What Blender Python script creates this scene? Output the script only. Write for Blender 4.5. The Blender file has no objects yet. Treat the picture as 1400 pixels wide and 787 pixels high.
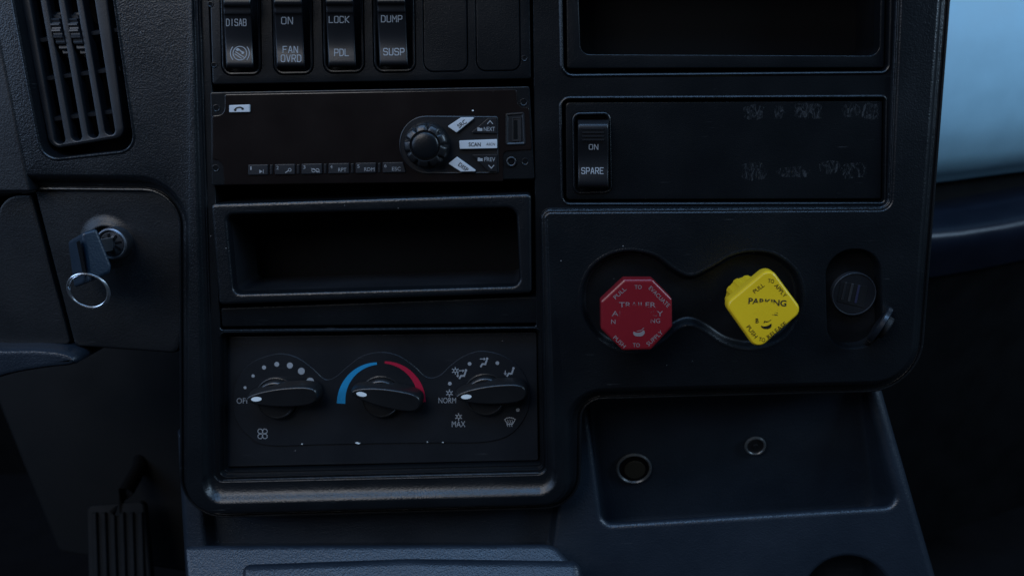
import bpy, bmesh, math, random
from mathutils import Vector, Matrix
from mathutils.geometry import delaunay_2d_cdt
random.seed(7)
R = math.radians
S = bpy.context.scene
COL = S.collection

# ------------------------------------------------------------------ camera
F = 1150.0                       # focal length in photo pixels (photo 1400 x 787)
DIST = 0.49                      # metres from the dash face
VX, VY, ROLL = 51.0, 265.0, math.tan(R(1.0))
_Y = Vector((VX / F, VY / F, -1.0)).normalized()
_X = Vector((1.0, ROLL, 0.0))
_X.z = (_X.x * _Y.x + _X.y * _Y.y) / -_Y.z
_X.normalize()
_Z = _X.cross(_Y)
C2W = Matrix((_X, _Y, _Z))       # rows: world axes in camera space -> camera to world
CAM = Vector((0.0, -DIST, 0.0))
cam = bpy.data.objects.new('camera', bpy.data.cameras.new('camera'))
COL.objects.link(cam)
m4 = C2W.to_4x4(); m4.translation = CAM
cam.matrix_world = m4
cam.data.sensor_width = 36.0
cam.data.lens = F * 36.0 / 1400.0
cam.data.clip_start = 0.01
cam.data.clip_end = 50.0
cam.data.dof.use_dof = True
cam.data.dof.focus_distance = 0.49
cam.data.dof.aperture_fstop = 6.3
S.camera = cam
S.view_settings.view_transform = 'Standard'
S.view_settings.look = 'None'
S.view_settings.exposure = 0.0
S.view_settings.gamma = 1.0

# ------------------------------------------------------------------ light
W = bpy.data.worlds.new('World'); S.world = W
W.use_nodes = True
W.node_tree.nodes['Background'].inputs[0].default_value = (0.45, 0.6, 0.85, 1)
W.node_tree.nodes['Background'].inputs[1].default_value = 0.02

def lamp(name, loc, target, sx, sy, power, color):
    d = bpy.data.lights.new(name, 'AREA')
    d.shape = 'RECTANGLE'; d.size = sx; d.size_y = sy
    d.energy = power; d.color = color
    o = bpy.data.objects.new(name, d); COL.objects.link(o)
    o.location = loc
    o.rotation_euler = (Vector(target) - Vector(loc)).to_track_quat('-Z', 'Y').to_euler()
    return o
lamp('window_light_driver_side', (-1.15, -0.55, 0.35), (0, 0, -0.1), 0.8, 0.6, 6.0, (0.42, 0.63, 1.0))
lamp('window_light_passenger_side', (1.40, -0.42, 0.55), (0.1, 0, -0.12), 0.7, 0.55, 16.0, (0.50, 0.73, 1.0))
lamp('overhead_sheen_fill', (0.0, -0.75, 1.15), (0.0, -0.02, -0.2), 1.5, 0.35, 13.5, (0.28, 0.55, 1.0))  # added lamp, placed to give upward faces a blue sheen
lamp('cab_fill_light', (-0.80, -1.45, 0.95), (0.0, 0, -0.05), 0.9, 0.7, 12.0, (0.97, 0.96, 0.98))  # added soft fill that lifts the lettering, no actual cab lamp

# ------------------------------------------------------------------ planes: a photo pixel as a point on a surface of the dash
class Plane:
    def __init__(s, o, U, V, N):
        s.o, s.U, s.V, s.N = Vector(o), Vector(U).normalized(), Vector(V).normalized(), Vector(N).normalized()
    def M(s, px, py, h=0.0):                 # pixel -> (u, v) in mm on the plane raised by h mm
        d = C2W @ Vector(((px - 700.0) / F, (393.5 - py) / F, -1.0))
        o = s.o + s.N * h * 0.001
        t = (o - CAM).dot(s.N) / d.dot(s.N)
        q = CAM + d * t - o
        return (q.dot(s.U) * 1000, q.dot(s.V) * 1000)
    def W(s, u, v, h):
        return s.o + (s.U * u + s.V * v + s.N * h) * 0.001
    def P(s, px, py, h=0.0):
        u, v = s.M(px, py, h)
        return s.W(u, v, h)
D = Plane((0, 0, 0), (1, 0, 0), (0, 0, 1), (0, -1, 0))
def tilted(px, py, h, pitch=0, yaw=0):
    o = D.P(px, py, h)
    rot = Matrix.Rotation(R(yaw), 3, 'Z') @ Matrix.Rotation(R(pitch), 3, 'X')
    return Plane(o, rot @ Vector((1, 0, 0)), rot @ Vector((0, 0, 1)), rot @ Vector((0, -1, 0)))

def area2(p):
    return sum(p[i][0] * p[(i + 1) % len(p)][1] - p[(i + 1) % len(p)][0] * p[i][1] for i in range(len(p)))

def inside(c, p):
    k = False; n = len(p)
    for i in range(n):
        (x0, y0), (x1, y1) = p[i - 1], p[i]
        if (y0 > c[1]) != (y1 > c[1]) and c[0] < (x1 - x0) * (c[1] - y0) / (y1 - y0) + x0: k = not k
    return k

class RP:                                    # rounded polygon; corners (px, py, r px)
    def __init__(s, cs, pl=D, h=0.0, n=7, mm=False):
        s.n = n
        pts = []
        for c in cs:
            u, v = (c[0], c[1]) if mm else pl.M(c[0], c[1], h)
            r = c[2] if len(c) > 2 else 1.5
            pts.append((u, v, r if mm else r / 2.35))
        if area2(pts) < 0: pts.reverse()
        s.c = pts
    def at(s, ins=0.0):
        c, N = s.c, len(s.c)
        ln = []
        for i in range(N):
            a, b = Vector(c[i][:2]), Vector(c[(i + 1) % N][:2])
            d = (b - a).normalized(); nrm = Vector((-d.y, d.x))
            ln.append((a + nrm * ins, d))
        out = []
        for i in range(N):
            (p0, d0), (p1, d1) = ln[i - 1], ln[i]
            cr = d0.x * d1.y - d0.y * d1.x
            if abs(cr) < 1e-5:
                q = p1; out += [tuple(q)] * (s.n + 1); continue
            w = p1 - p0
            t = (w.x * d1.y - w.y * d1.x) / cr
            q = p0 + d0 * t
            ang = math.atan2(cr, d0.dot(d1))
            r = c[i][2]
            r = max(r - ins, 0.12) if ang > 0 else max(r + ins, 0.12)
            tl = r * math.tan(abs(ang) / 2)
            a = q - d0 * tl
            sg = 1 if ang > 0 else -1
            cen = a + Vector((-d0.y, d0.x)) * r * sg
            rel = a - cen
            for k in range(s.n + 1):
                th = ang * k / s.n
                co, si = math.cos(th), math.sin(th)
                out.append((cen.x + rel.x * co - rel.y * si, cen.y + rel.x * si + rel.y * co))
        return out

class FP:                                    # free closed curve through points
    def __init__(s, pts):
        s.p = pts if area2(pts) > 0 else pts[::-1]
    def at(s, ins=0.0):
        p, N = s.p, len(s.p)
        if ins == 0: return list(p)
        out = []
        for i in range(N):
            a, b, c = Vector(p[i - 1]), Vector(p[i]), Vector(p[(i + 1) % N])
            n0 = (b - a).normalized(); n1 = (c - b).normalized()
            n = Vector((-(n0.y + n1.y), n0.x + n1.x))
            if n.length < 1e-6: n = Vector((-n0.y, n0.x))
            n.normalize()
            k = max(0.5, n.dot(Vector((-n0.y, n0.x))))
            out.append(tuple(b + n * ins / k))
        return out
def catmull(pts, k=8, closed=True):
    N = len(pts); out = []
    for i in range(N if closed else N - 1):
        if closed: a, b, c, d = pts[i - 1], pts[i], pts[(i + 1) % N], pts[(i + 2) % N]
        else: a, b, c, d = pts[max(i - 1, 0)], pts[i], pts[i + 1], pts[min(i + 2, N - 1)]
        for j in range(k):
            t = j / k
            out.append(tuple(0.5 * (2 * b[q] + (c[q] - a[q]) * t + (2 * a[q] - 5 * b[q] + 4 * c[q] - d[q]) * t * t
                                    + (3 * b[q] - a[q] - 3 * c[q] + d[q]) * t ** 3) for q in range(len(b))))
    if not closed: out.append(tuple(pts[-1]))
    return out
def smooth_px(pts, pl=D, h=0.0, k=8):
    return FP(catmull([pl.M(x, y, h) for x, y in pts], k))
def circ(u, v, r, n=40, ry=None, rot=0):
    ry = ry or r; c, s_ = math.cos(R(rot)), math.sin(R(rot))
    return FP([(u + r * math.cos(a) * c - ry * math.sin(a) * s_, v + r * math.cos(a) * s_ + ry * math.sin(a) * c)
               for a in [2 * math.pi * i / n for i in range(n)]])
def circ_px(px, py, r, pl=D, h=0.0, n=40, ry=None, rot=0):
    u, v = pl.M(px, py, h)
    return circ(u, v, r / 2.35, n, ry / 2.35 if ry else None, rot)

# ------------------------------------------------------------------ mesh builder
class MB:
    def __init__(s): s.v, s.f = [], []
    def add(s, vs, fs):
        k = len(s.v); s.v += [Vector(p) for p in vs]
        s.f += [tuple(i + k for i in f) for f in fs]
    def loops(s, L, cap0=False, cap1=False, closed=True):
        n = len(L[0]); vs = [p for l in L for p in l]; fs = []
        for a in range(len(L) - 1):
            for i in range(n if closed else n - 1):
                j = (i + 1) % n
                fs.append((a * n + i, a * n + j, (a + 1) * n + j, (a + 1) * n + i))
        if cap0: fs.append(tuple(reversed(range(n))))
        if cap1: fs.append(tuple((len(L) - 1) * n + i for i in range(n)))
        s.add(vs, fs); return s
    def loft(s, sh, steps, pl=D, cap0=False, cap1=True):
        return s.loops([[pl.W(u, v, h(u, v) if callable(h) else h) for u, v in sh.at(i)] for i, h in steps], cap0, cap1)
    def face(s, outer, holes, h, pl=D):
        allp = [outer] + holes; vs, es = [], []
        for l in allp:
            k = len(vs); n = len(l)
            vs += [Vector((u, v)) for u, v in l]
            es += [(k + i, k + (i + 1) % n) for i in range(n)]
        r = delaunay_2d_cdt(vs, es, [], 1, 1e-5)
        def keep(t):
            c = sum((r[0][i] for i in t), Vector((0, 0))) / 3
            return inside(c, outer) and not any(inside(c, q) for q in holes)
        s.add([pl.W(p.x, p.y, h(p.x, p.y) if callable(h) else h) for p in r[0]], [tuple(t) for t in r[2] if keep(t)]); return s
    def box(s, c, ex, ey, ez):
        c, ex, ey, ez = Vector(c), Vector(ex), Vector(ey), Vector(ez)
        vs = [c + ex * a + ey * b + ez * d for a in (-1, 1) for b in (-1, 1) for d in (-1, 1)]
        s.add(vs, [(0, 1, 3, 2), (4, 6, 7, 5), (0, 4, 5, 1), (2, 3, 7, 6), (0, 2, 6, 4), (1, 5, 7, 3)]); return s
    def tube(s, path, r, n=10, closed=False):
        L = []; N = len(path); up = None
        for i in range(N):
            a = Vector(path[i - 1] if (i or closed) else path[0]); b = Vector(path[(i + 1) % N] if (i < N - 1 or closed) else path[-1])
            t = (b - a).normalized()
            if up is None: up = Vector((0.31, 0.52, 0.8))
            x = t.cross(up).normalized(); y = x.cross(t)
            L.append([Vector(path[i]) + (x * math.cos(q) + y * math.sin(q)) * r for q in [2 * math.pi * k / n for k in range(n)]])
        if closed: L.append(L[0])
        return s.loops(L, not closed, not closed)
    def build(s, name, mat, parent=None, loc=None, bevel=0, label=None, sharp=32, wn=True):
        root = parent
        while root is not None and root.parent is not None: root = root.parent
        o0 = root.location if root is not None else Vector(loc if loc is not None else (0, 0, 0))
        me = bpy.data.meshes.new(name)
        bm = bmesh.new()
        vs = [bm.verts.new(p - o0) for p in s.v]
        for f in s.f:
            try: bm.faces.new([vs[i] for i in f])
            except ValueError: pass
        bmesh.ops.remove_doubles(bm, verts=bm.verts, dist=2e-6)
        bmesh.ops.recalc_face_normals(bm, faces=bm.faces)
        for f in bm.faces: f.smooth = True
        bm.to_mesh(me); bm.free()
        me.set_sharp_from_angle(angle=R(sharp))
        me.materials.append(mat)
        o = bpy.data.objects.new(name, me); COL.objects.link(o)
        if parent is not None: o.parent = parent
        else: o.location = o0
        if bevel:
            b = o.modifiers.new('bevel', 'BEVEL'); b.width = bevel * 0.001; b.segments = 3
            b.limit_method = 'ANGLE'; b.angle_limit = R(35); b.harden_normals = False
        if wn:
            w = o.modifiers.new('normals', 'WEIGHTED_NORMAL'); w.keep_sharp = True; w.weight = 80
        if label: o['label'] = label
        return o

def tag(o, label, cat, group=None, kind=None):
    if label: o['label'] = label
    if cat: o['category'] = cat
    if group: o['group'] = group
    if kind: o['kind'] = kind
    return o
def thing(name, label, cat, loc, group=None):
    o = bpy.data.objects.new(name, None); COL.objects.link(o)
    o.location = loc; o.empty_display_size = 0.02
    return tag(o, label, cat, group)

# ------------------------------------------------------------------ materials
def mat_base(name):
    m = bpy.data.materials.new(name); m.use_nodes = True
    nt = m.node_tree; return m, nt, nt.nodes['Principled BSDF']
def plastic(name, col, rough=0.5, spec=0.5, grain=0.0, gscale=900.0, dust=0.0, scratch=0.0, tone=0.25):
    m, nt, b = mat_base(name)
    N, L = nt.nodes, nt.links
    tc = N.new('ShaderNodeTexCoord')
    geo = N.new('ShaderNodeNewGeometry')
    P = geo.outputs['Position']
    b.inputs['Roughness'].default_value = rough
    b.inputs['Specular IOR Level'].default_value = spec
    # slow variation of tone and gloss
    n1 = N.new('ShaderNodeTexNoise'); n1.inputs['Scale'].default_value = 28; n1.inputs['Detail'].default_value = 6
    L.new(P, n1.inputs['Vector'])
    mix = N.new('ShaderNodeMix'); mix.data_type = 'RGBA'
    mix.inputs[6].default_value = tuple(c * (1 - tone) for c in col) + (1,)
    mix.inputs[7].default_value = tuple(c * (1 + tone) for c in col) + (1,)
    L.new(n1.outputs['Fac'], mix.inputs[0])
    out = mix.outputs[2]
    mr = N.new('ShaderNodeMapRange')
    mr.inputs['From Min'].default_value = 0.3; mr.inputs['From Max'].default_value = 0.7
    mr.inputs['To Min'].default_value = rough * 0.88; mr.inputs['To Max'].default_value = min(1, rough * 1.12)
    L.new(n1.outputs['Fac'], mr.inputs['Value']); L.new(mr.outputs[0], b.inputs['Roughness'])
    if dust:
        v = N.new('ShaderNodeTexVoronoi'); v.inputs['Scale'].default_value = 190; v.inputs['Randomness'].default_value = 1
        L.new(P, v.inputs['Vector'])
        lt = N.new('ShaderNodeMath'); lt.operation = 'LESS_THAN'; lt.inputs[1].default_value = 0.055
        L.new(v.outputs['Distance'], lt.inputs[0])
        sel = N.new('ShaderNodeMath'); sel.operation = 'GREATER_THAN'; sel.inputs[1].default_value = 1 - dust
        sep = N.new('ShaderNodeSeparateColor'); L.new(v.outputs['Color'], sep.inputs[0])
        L.new(sep.outputs[0], sel.inputs[0])
        mu = N.new('ShaderNodeMath'); mu.operation = 'MULTIPLY'
        L.new(lt.outputs[0], mu.inputs[0]); L.new(sel.outputs[0], mu.inputs[1])
        mu2 = N.new('ShaderNodeMath'); mu2.operation = 'MULTIPLY'
        L.new(mu.outputs[0], mu2.inputs[0]); L.new(sep.outputs[1], mu2.inputs[1])
        mx = N.new('ShaderNodeMix'); mx.data_type = 'RGBA'; mx.inputs[7].default_value = (0.22, 0.22, 0.22, 1)
        L.new(mu2.outputs[0], mx.inputs[0]); L.new(out, mx.inputs[6]); out = mx.outputs[2]
    if scratch:
        mp = N.new('ShaderNodeMapping'); mp.inputs['Rotation'].default_value = (0, R(24), 0); mp.inputs['Scale'].default_value = (40, 40, 900)
        L.new(P, mp.inputs['Vector'])
        n3 = N.new('ShaderNodeTexNoise'); n3.inputs['Scale'].default_value = 1; n3.inputs['Detail'].default_value = 2
        L.new(mp.outputs[0], n3.inputs['Vector'])
        n4 = N.new('ShaderNodeTexNoise'); n4.inputs['Scale'].default_value = 60
        L.new(P, n4.inputs['Vector'])
        g = N.new('ShaderNodeMapRange'); g.inputs['From Min'].default_value = 0.70; g.inputs['From Max'].default_value = 0.76
        L.new(n3.outputs['Fac'], g.inputs['Value'])
        g2 = N.new('ShaderNodeMapRange'); g2.inputs['From Min'].default_value = 0.52; g2.inputs['From Max'].default_value = 0.62; g2.inputs['To Max'].default_value = scratch
        L.new(n4.outputs['Fac'], g2.inputs['Value'])
        mu = N.new('ShaderNodeMath'); mu.operation = 'MULTIPLY'
        L.new(g.outputs[0], mu.inputs[0]); L.new(g2.outputs[0], mu.inputs[1])
        mx = N.new('ShaderNodeMix'); mx.data_type = 'RGBA'; mx.inputs[7].default_value = (0.08, 0.085, 0.09, 1)
        L.new(mu.outputs[0], mx.inputs[0]); L.new(out, mx.inputs[6]); out = mx.outputs[2]
    L.new(out, b.inputs['Base Color'])
    if grain:
        v = N.new('ShaderNodeTexVoronoi'); v.feature = 'SMOOTH_F1'; v.inputs['Scale'].default_value = gscale; v.inputs['Smoothness'].default_value = 0.4
        nw = N.new('ShaderNodeTexNoise'); nw.inputs['Scale'].default_value = gscale * 0.35; nw.inputs['Detail'].default_value = 5
        L.new(P, v.inputs['Vector']); L.new(P, nw.inputs['Vector'])
        ad = N.new('ShaderNodeMath'); ad.operation = 'ADD'
        L.new(v.outputs['Distance'], ad.inputs[0]); L.new(nw.outputs['Fac'], ad.inputs[1])
        bp = N.new('ShaderNodeBump'); bp.inputs['Strength'].default_value = grain; bp.inputs['Distance'].default_value = 0.00035
        L.new(ad.outputs[0], bp.inputs['Height']); L.new(bp.outputs[0], b.inputs['Normal'])
    return m
def worn_paint(name, col, rad, soft=0.55, nscale=420, ratio=0.62):
    # printed ink rubbed away around the middle of a knob face, where fingers press
    m, nt, b = mat_base(name); N, L = nt.nodes, nt.links
    b.inputs['Base Color'].default_value = col + (1,); b.inputs['Roughness'].default_value = 0.6
    tc = N.new('ShaderNodeTexCoord')
    mp = N.new('ShaderNodeMapping'); mp.inputs['Scale'].default_value = (1 / rad, 0, 1 / (rad * ratio)); L.new(tc.outputs['Object'], mp.inputs[0])
    ln = N.new('ShaderNodeVectorMath'); ln.operation = 'LENGTH'; L.new(mp.outputs[0], ln.inputs[0])
    n = N.new('ShaderNodeTexNoise'); n.inputs['Scale'].default_value = nscale; n.inputs['Detail'].default_value = 3; L.new(tc.outputs['Object'], n.inputs['Vector'])
    ma = N.new('ShaderNodeMath'); ma.operation = 'MULTIPLY_ADD'; ma.inputs[1].default_value = soft * 2; L.new(n.outputs['Fac'], ma.inputs[0]); L.new(ln.outputs['Value'], ma.inputs[2])
    gt = N.new('ShaderNodeMapRange'); gt.inputs['From Min'].default_value = 1.0 + soft; gt.inputs['From Max'].default_value = 1.30 + soft
    L.new(ma.outputs[0], gt.inputs['Value']); L.new(gt.outputs[0], b.inputs['Alpha'])
    return m
def scuff_paint(name, col, nscale, lo, hi):
    m, nt, b = mat_base(name); N, L = nt.nodes, nt.links
    b.inputs['Base Color'].default_value = col + (1,); b.inputs['Roughness'].default_value = 0.8
    geo = N.new('ShaderNodeNewGeometry')
    n = N.new('ShaderNodeTexNoise'); n.inputs['Scale'].default_value = nscale; n.inputs['Detail'].default_value = 7; n.inputs['Roughness'].default_value = 0.75; n.inputs['Distortion'].default_value = 1.6
    mp = N.new('ShaderNodeMapping'); mp.inputs['Rotation'].default_value = (0, R(38), 0); mp.inputs['Scale'].default_value = (1, 1, 0.38)
    L.new(geo.outputs['Position'], mp.inputs[0]); L.new(mp.outputs[0], n.inputs['Vector'])
    g = N.new('ShaderNodeMapRange'); g.inputs['From Min'].default_value = lo; g.inputs['From Max'].default_value = hi; g.inputs['To Max'].default_value = 0.8
    L.new(n.outputs['Fac'], g.inputs['Value']); L.new(g.outputs[0], b.inputs['Alpha'])
    return m
def metal(name, col, rough):
    m, nt, b = mat_base(name)
    b.inputs['Base Color'].default_value = col + (1,); b.inputs['Metallic'].default_value = 1; b.inputs['Roughness'].default_value = rough
    n = nt.nodes.new('ShaderNodeTexNoise'); n.inputs['Scale'].default_value = 300; n.inputs['Detail'].default_value = 4
    mr = nt.nodes.new('ShaderNodeMapRange'); mr.inputs['To Min'].default_value = rough * 0.7; mr.inputs['To Max'].default_value = rough * 1.4
    nt.links.new(n.outputs['Fac'], mr.inputs['Value']); nt.links.new(mr.outputs[0], b.inputs['Roughness'])
    return m

M_FASCIA = plastic('fascia_plastic', (0.0033, 0.0044, 0.0058), 0.33, 0.42, 0.32, 1200, 0.12, 0.5)
M_PANEL = plastic('panel_plastic', (0.0027, 0.0035, 0.0045), 0.32, 0.33, 0.16, 1500, 0.025, 0.3)
M_PLAIN = plastic('smooth_black_plastic', (0.006, 0.0065, 0.008), 0.38, 0.4, 0.06, 1800, 0.02)
M_VENT = plastic('vent_plastic', (0.008, 0.0092, 0.0115), 0.4, 0.45, 0.1, 1500)
M_HVAC = plastic('climate_plate_plastic', (0.0075, 0.0085, 0.0105), 0.42, 0.38, 0.12, 1600, 0.02, 0.25)
M_CAP = plastic('cap_rubber', (0.006, 0.0085, 0.013), 0.3, 0.8)
M_IGN = plastic('ignition_panel_plastic', (0.0036, 0.0044, 0.0056), 0.42, 0.36, 0.2, 1100, 0.03, 0.4)
M_RECESS = plastic('shaded_recess_plastic', (0.0022, 0.0026, 0.0033), 0.4, 0.3, 0.1, 1300, 0.03)  # darker copy of the fascia colour, with the recess shade painted in
M_RING2 = plastic('socket_ring', (0.018, 0.02, 0.024), 0.36, 0.4)
M_KBASE = plastic('knob_base_plastic', (0.0095, 0.0098, 0.0105), 0.3, 0.6, 0.1, 1600)
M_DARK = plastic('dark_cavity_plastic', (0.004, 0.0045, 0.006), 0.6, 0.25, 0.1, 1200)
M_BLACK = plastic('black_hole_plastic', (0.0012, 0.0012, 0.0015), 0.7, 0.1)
M_GLOSS = plastic('radio_gloss', (0.0062, 0.0040, 0.0036), 0.2, 0.6, 0.0, 900, 0.06, 0.35, 0.4)
M_KNOB = plastic('knob_rubber', (0.0055, 0.0058, 0.0065), 0.36, 0.5, 0.1, 1800)
M_CONSOLE = plastic('console_plastic', (0.0085, 0.013, 0.020), 0.38, 0.5, 0.42, 1000, 0.02, 0.2, 0.3)
M_DASH = plastic('dash_grain', (0.0045, 0.0057, 0.0074), 0.42, 0.42, 0.25, 1000, 0.015, 0.2)
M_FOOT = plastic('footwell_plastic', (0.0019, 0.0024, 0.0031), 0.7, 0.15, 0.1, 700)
M_CARPET = plastic('floor_mat_rubber', (0.004, 0.004, 0.005), 0.9, 0.1, 0.4, 500)
M_RED = plastic('red_plastic', (0.165, 0.008, 0.013), 0.30, 0.5, 0.05, 1500, 0.04, 0.25, 0.14)
M_YELLOW = plastic('yellow_plastic', (0.68, 0.44, 0.012), 0.32, 0.5, 0.05, 1500, 0.015, 0.0, 0.14)
M_WHITE = plastic('print_grey', (0.25, 0.26, 0.27), 0.7, 0.2)
M_DIM = plastic('print_dim', (0.22, 0.225, 0.23), 0.7, 0.2)
M_BRIGHT = plastic('print_white', (0.62, 0.66, 0.66), 0.5, 0.3)
M_SILVER = plastic('silver_paint', (0.42, 0.44, 0.46), 0.35, 0.5, 0, 900, 0, 0, 0.12)
M_INK = plastic('black_ink', (0.01, 0.009, 0.006), 0.6, 0.2)
M_BLUE = plastic('blue_print', (0.012, 0.19, 0.36), 0.6, 0.2, tone=0.05)
M_REDP = plastic('red_print', (0.33, 0.008, 0.03), 0.6, 0.2, tone=0.05)
M_STEEL = metal('steel', (0.80, 0.82, 0.85), 0.30)
M_RIM = plastic('grey_rim', (0.045, 0.052, 0.058), 0.34, 0.6)
M_KEYS = plastic('radio_keys', (0.011, 0.012, 0.0145), 0.4, 0.4, 0.05)
M_DULL = metal('dull_metal', (0.16, 0.165, 0.18), 0.38)
M_RING = metal('dark_ring_metal', (0.07, 0.073, 0.08), 0.42)
M_KEY = plastic('key_rubber', (0.009, 0.019, 0.033), 0.42, 0.5, 0.2, 900, 0, 0.3)
M_DOOR = plastic('door_vinyl', (0.22, 0.38, 0.47), 0.6, 0.3, 0.1, 300, 0, 0, 0.16)
M_ARM = plastic('armrest_vinyl', (0.0045, 0.0065, 0.013), 0.36, 0.4, 0.1, 300)
M_KPRINT = plastic('knob_print', (0.19, 0.165, 0.165), 0.7, 0.2)
M_RWEAR = worn_paint('worn_grey_print', (0.20, 0.15, 0.155), 0.0092, 0.4)
M_YWEAR = worn_paint('worn_black_print', (0.008, 0.008, 0.006), 0.0072, 0.3, ratio=0.5)
M_SCUFF = scuff_paint('scuffed_adhesive', (0.045, 0.05, 0.055), 460, 0.48, 0.72)

# ------------------------------------------------------------------ writing
_tc = {}
def glyphs(txt, bold=0.0, space=1.0):
    k = (txt, bold, space)
    if k in _tc: return _tc[k]
    cu = bpy.data.curves.new('t', 'FONT'); cu.body = txt; cu.size = 1; cu.resolution_u = 3
    cu.offset = bold; cu.space_character = space; cu.fill_mode = 'FRONT'
    o = bpy.data.objects.new('t', cu); COL.objects.link(o)
    bpy.context.view_layer.update()
    dg = bpy.context.evaluated_depsgraph_get()
    me = o.evaluated_get(dg).to_mesh()
    vs = [(v.co.x, v.co.y) for v in me.vertices]; fs = [tuple(p.vertices) for p in me.polygons]
    bpy.data.objects.remove(o); bpy.data.curves.remove(cu)
    xs = [v[0] for v in vs]; ys = [v[1] for v in vs]
    x0, x1, y0, y1 = min(xs), max(xs), min(ys), max(ys)
    _tc[k] = ([((x - (x0 + x1) / 2) / (x1 - x0), (y - (y0 + y1) / 2) / (y1 - y0)) for x, y in vs], fs)
    return _tc[k]
def hh(h, py): return h(py) if callable(h) else h
def text(mb, txt, cx, cy, w, cap, h=0.0, rot=0.0, pl=D, bold=0.0, space=1.0):
    vs, fs = glyphs(txt, bold, space)
    c, s_ = math.cos(R(rot)), math.sin(R(rot)); out = []
    for x, y in vs:
        x, y = x * w, y * cap
        qx, qy = cx + x * c - y * s_, cy - (x * s_ + y * c)
        out.append(pl.P(qx, qy, hh(h, qy)))
    mb.add(out, fs)
_ep = [0]
def stroke(mb, pts, w, h=0.0, pl=D, closed=False, taper=None):      # a printed line of width w px
    N = len(pts); L, Rr = [], []
    _ep[0] = (_ep[0] + 1) % 9; e = _ep[0] * 0.006
    for i in range(N):
        p = Vector(pts[i])
        a = Vector(pts[i - 1]) if (i or closed) else p
        b = Vector(pts[(i + 1) % N]) if (i < N - 1 or closed) else p
        d0 = (p - a).normalized() if (p - a).length > 1e-6 else (b - p).normalized()
        d1 = (b - p).normalized() if (b - p).length > 1e-6 else d0
        n = Vector((-(d0.y + d1.y), d0.x + d1.x))
        n = n.normalized() if n.length > 1e-6 else Vector((-d0.y, d0.x))
        k = max(0.45, n.dot(Vector((-d0.y, d0.x))))
        ww = (taper[i] if taper else w) / 2
        if not closed and i == 0: p = p - d1 * ww * 0.8
        if not closed and i == N - 1: p = p + d0 * ww * 0.8
        for q, lst in ((p + n * ww / k, L), (p - n * ww / k, Rr)):
            lst.append(pl.P(q.x, q.y, hh(h, q.y) + e))
    if closed: L.append(L[0]); Rr.append(Rr[0])
    mb.loops([L, Rr], closed=False)
def arc(cx, cy, r, a0, a1, n=16, ry=None):
    return [(cx + r * math.cos(R(a0 + (a1 - a0) * i / n)), cy - (ry or r) * math.sin(R(a0 + (a1 - a0) * i / n))) for i in range(n + 1)]
def disc(mb, cx, cy, r, h=0.0, pl=D, n=20, ry=None, rot=0):
    c, s_ = math.cos(R(rot)), math.sin(R(rot)); vs = []
    for i in range(n):
        x, y = r * math.cos(2 * math.pi * i / n), (ry or r) * math.sin(2 * math.pi * i / n)
        qx, qy = cx + x * c - y * s_, cy - (x * s_ + y * c)
        vs.append(pl.P(qx, qy, hh(h, qy)))
    mb.add(vs, [tuple(range(n))])
def poly(mb, pts, h=0.0, pl=D):
    mb.add([pl.P(x, y, hh(h, y)) for x, y in pts], [tuple(range(len(pts)))])
# squared technical letters as on the rocker switches, on a 4 x 6 grid
SF = {
 'D': [[(0, 0), (0, 6), (2.8, 6), (4, 5), (4, 1), (2.8, 0), (0, 0)]], 'I': [[(2, 0), (2, 6)]],
 'S': [[(4, 5), (3.4, 6), (.6, 6), (0, 5.4), (0, 3.8), (.6, 3.1), (3.4, 3), (4, 2.4), (4, .6), (3.4, 0), (.6, 0), (0, 1)]],
 'A': [[(0, 0), (1.7, 6), (2.3, 6), (4, 0)], [(.7, 2), (3.3, 2)]],
 'B': [[(0, 0), (0, 6), (3.2, 6), (3.8, 5.4), (3.8, 3.7), (3.2, 3.1), (4, 2.5), (4, .6), (3.4, 0), (0, 0)], [(0, 3.1), (3.2, 3.1)]],
 'O': [[(0, .7), (0, 5.3), (.7, 6), (3.3, 6), (4, 5.3), (4, .7), (3.3, 0), (.7, 0), (0, .7)]],
 'N': [[(0, 0), (0, 6), (.4, 6), (3.6, 0), (4, 0), (4, 6)]], 'F': [[(0, 0), (0, 6), (4, 6)], [(0, 3.1), (3.2, 3.1)]],
 'V': [[(0, 6), (1.8, 0), (2.2, 0), (4, 6)]],
 'R': [[(0, 0), (0, 6), (3.3, 6), (4, 5.3), (4, 3.6), (3.3, 2.9), (0, 2.9)], [(2, 2.9), (4, 0)]],
 'L': [[(0, 6), (0, 0), (4, 0)]], 'C': [[(4, 5), (3.3, 6), (.7, 6), (0, 5.3), (0, .7), (.7, 0), (3.3, 0), (4, 1)]],
 'K': [[(0, 0), (0, 6)], [(4, 6), (.5, 3), (4, 0)]], 'P': [[(0, 0), (0, 6), (3.3, 6), (4, 5.3), (4, 3.3), (3.3, 2.6), (0, 2.6)]],
 'U': [[(0, 6), (0, .7), (.7, 0), (3.3, 0), (4, .7), (4, 6)]], 'M': [[(0, 0), (0, 6), (2, 2.6), (4, 6), (4, 0)]],
 'E': [[(4, 6), (0, 6), (0, 0), (4, 0)], [(0, 3.1), (3.2, 3.1)]],
}
def stext(mb, txt, cx, cy, w, cap, h, wt=1.3, slope=0.0):
    n = len(txt); adv = 5.9; tot = adv * n - 1.9; sx = w / tot
    if n == 1: sx = w / 4
    for i, ch in enumerate(txt):
        for st in SF[ch]:
            pts = []
            for x, y in st:
                qx = (i * adv + x) * sx - w / 2
                pts.append((cx + qx, cy - (y / 6 - 0.5) * cap - qx * slope))
            cl = len(pts) > 2 and pts[0] == pts[-1]
            stroke(mb, pts[:-1] if cl else pts, wt, h, closed=cl)

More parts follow.
